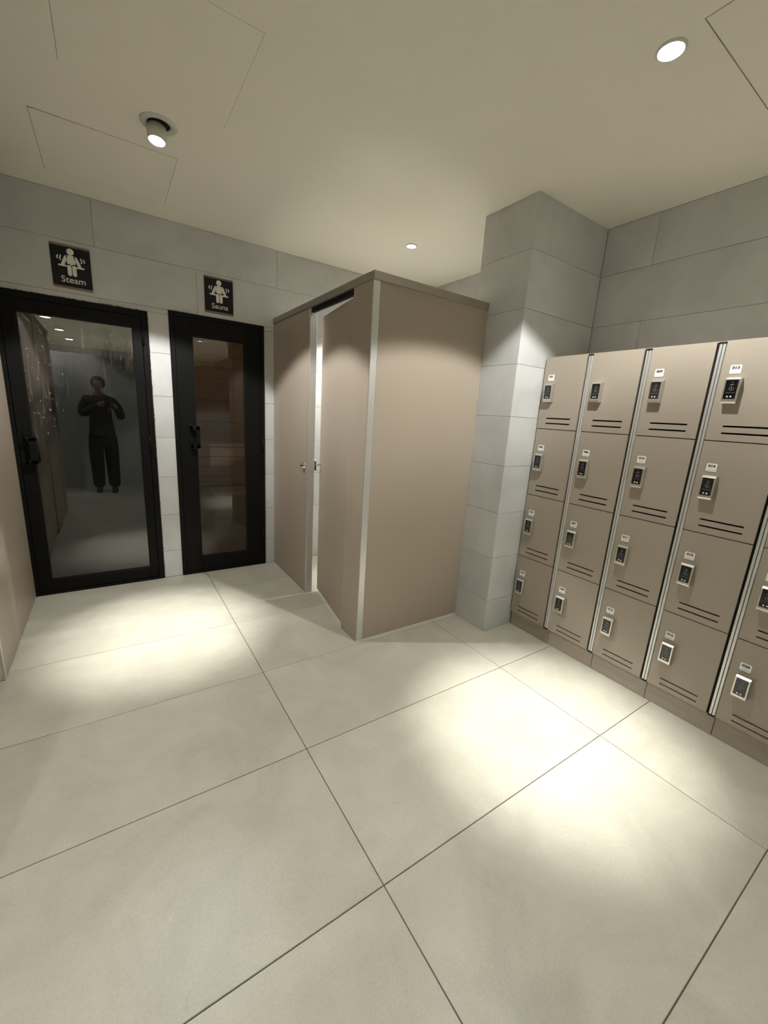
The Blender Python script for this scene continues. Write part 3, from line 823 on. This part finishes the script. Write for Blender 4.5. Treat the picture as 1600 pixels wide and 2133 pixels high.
# jacket follows trunk and sleeves, a little thicker than the body
jv = [(0, 0, 0.78, (0.185, 0.150)), (0, 0, 0.93, (0.172, 0.138)), (0, 0.0, 1.10, (0.148, 0.115)), (0, 0.0, 1.22, (0.160, 0.118)), (0, -0.005, 1.315, (0.160, 0.112)), (0, -0.002, 1.395, (0.092, 0.082)), (0, 0.012, 1.435, (0.066, 0.064))]
je = [(i, i + 1) for i in range(6)]
k0 = len(jv)
for sg in (0, 1):
    src = body[10:14] if sg == 0 else body[15:19]
    prev = 4
    for p in src:
        jv.append((p[0], p[1], p[2], p[3] + 0.018)); je.append((prev, len(jv) - 1)); prev = len(jv) - 1
    end = body[14] if sg == 0 else body[19]
    q = Vector(src[-1][:3]).lerp(Vector(end[:3]), 0.6); jv.append((*q, 0.040)); je.append((prev, len(jv) - 1))
skin('jacket', jv, je, M['jacket'], pe)
tv = [(0, 0, 1.00, (0.145, 0.108)), (0, 0, 0.86, (0.165, 0.125)),
      (-0.092, 0.0, 0.74, 0.110), (-0.096, 0.010, 0.50, 0.094), (-0.097, 0.0, 0.28, 0.088), (-0.098, -0.012, 0.055, 0.080),
      (0.092, 0.0, 0.74, 0.110), (0.094, 0.015, 0.50, 0.094), (0.095, 0.005, 0.28, 0.088), (0.096, 0.0, 0.055, 0.080)]
skin('trousers', tv, [(0, 1), (1, 2), (2, 3), (3, 4), (4, 5), (1, 6), (6, 7), (7, 8), (8, 9)], M['trousers'], pe)
for x, y in ((-0.098, -0.02), (0.096, -0.005)):
    skin('shoe', [(x, y, 0.055, (0.042, 0.048)), (x, y + 0.09, 0.045, (0.044, 0.040)), (x, y + 0.17, 0.034, (0.040, 0.030)), (x, y - 0.06, 0.045, (0.036, 0.040))],
         [(0, 1), (1, 2), (0, 3)], M['shoe'], pe)
hm = MB()
bmesh.ops.create_icosphere(hm.bm, subdivisions=3, radius=1.0)
for v in hm.bm.verts:
    x, y, z = v.co
    k = 1.0 if (y < 0.25 or z > 0.35) else 0.93          # hairline kept off the face
    v.co = Vector((x * 0.088 * k, y * 0.104 * k + 0.026 - (0.012 if k < 1 else 0), z * 0.098 + 1.588))
for f in hm.bm.faces: f.smooth = True
hm.build('hair', M['hair'], pe)
for sx in (-0.030, 0.030):
    MB().lathe([(0, 0.011), (0.008, 0.008), (0.011, 0), (0.008, -0.008), (0, -0.011)], (sx, 0.122, 1.575), 12).build('eye', M['eye'], bo)
skin('nose', [(0, 0.120, 1.580, 0.008), (0, 0.138, 1.545, 0.012), (0, 0.118, 1.538, 0.012)], [(0, 1), (1, 2)], M['skin'], bo, 1)
MB().box(-0.022, 0.022, 0.100, 0.124, 1.508, 1.518).bevel(0.004, 2).build('mouth', plain('lips', (0.30, 0.13, 0.10), 0.5), bo)
for sg in (-1, 1):
    skin('ear', [(sg * 0.076, 0.030, 1.565, (0.010, 0.018)), (sg * 0.080, 0.026, 1.590, (0.008, 0.020))], [(0, 1)], M['skin'], bo, 1)
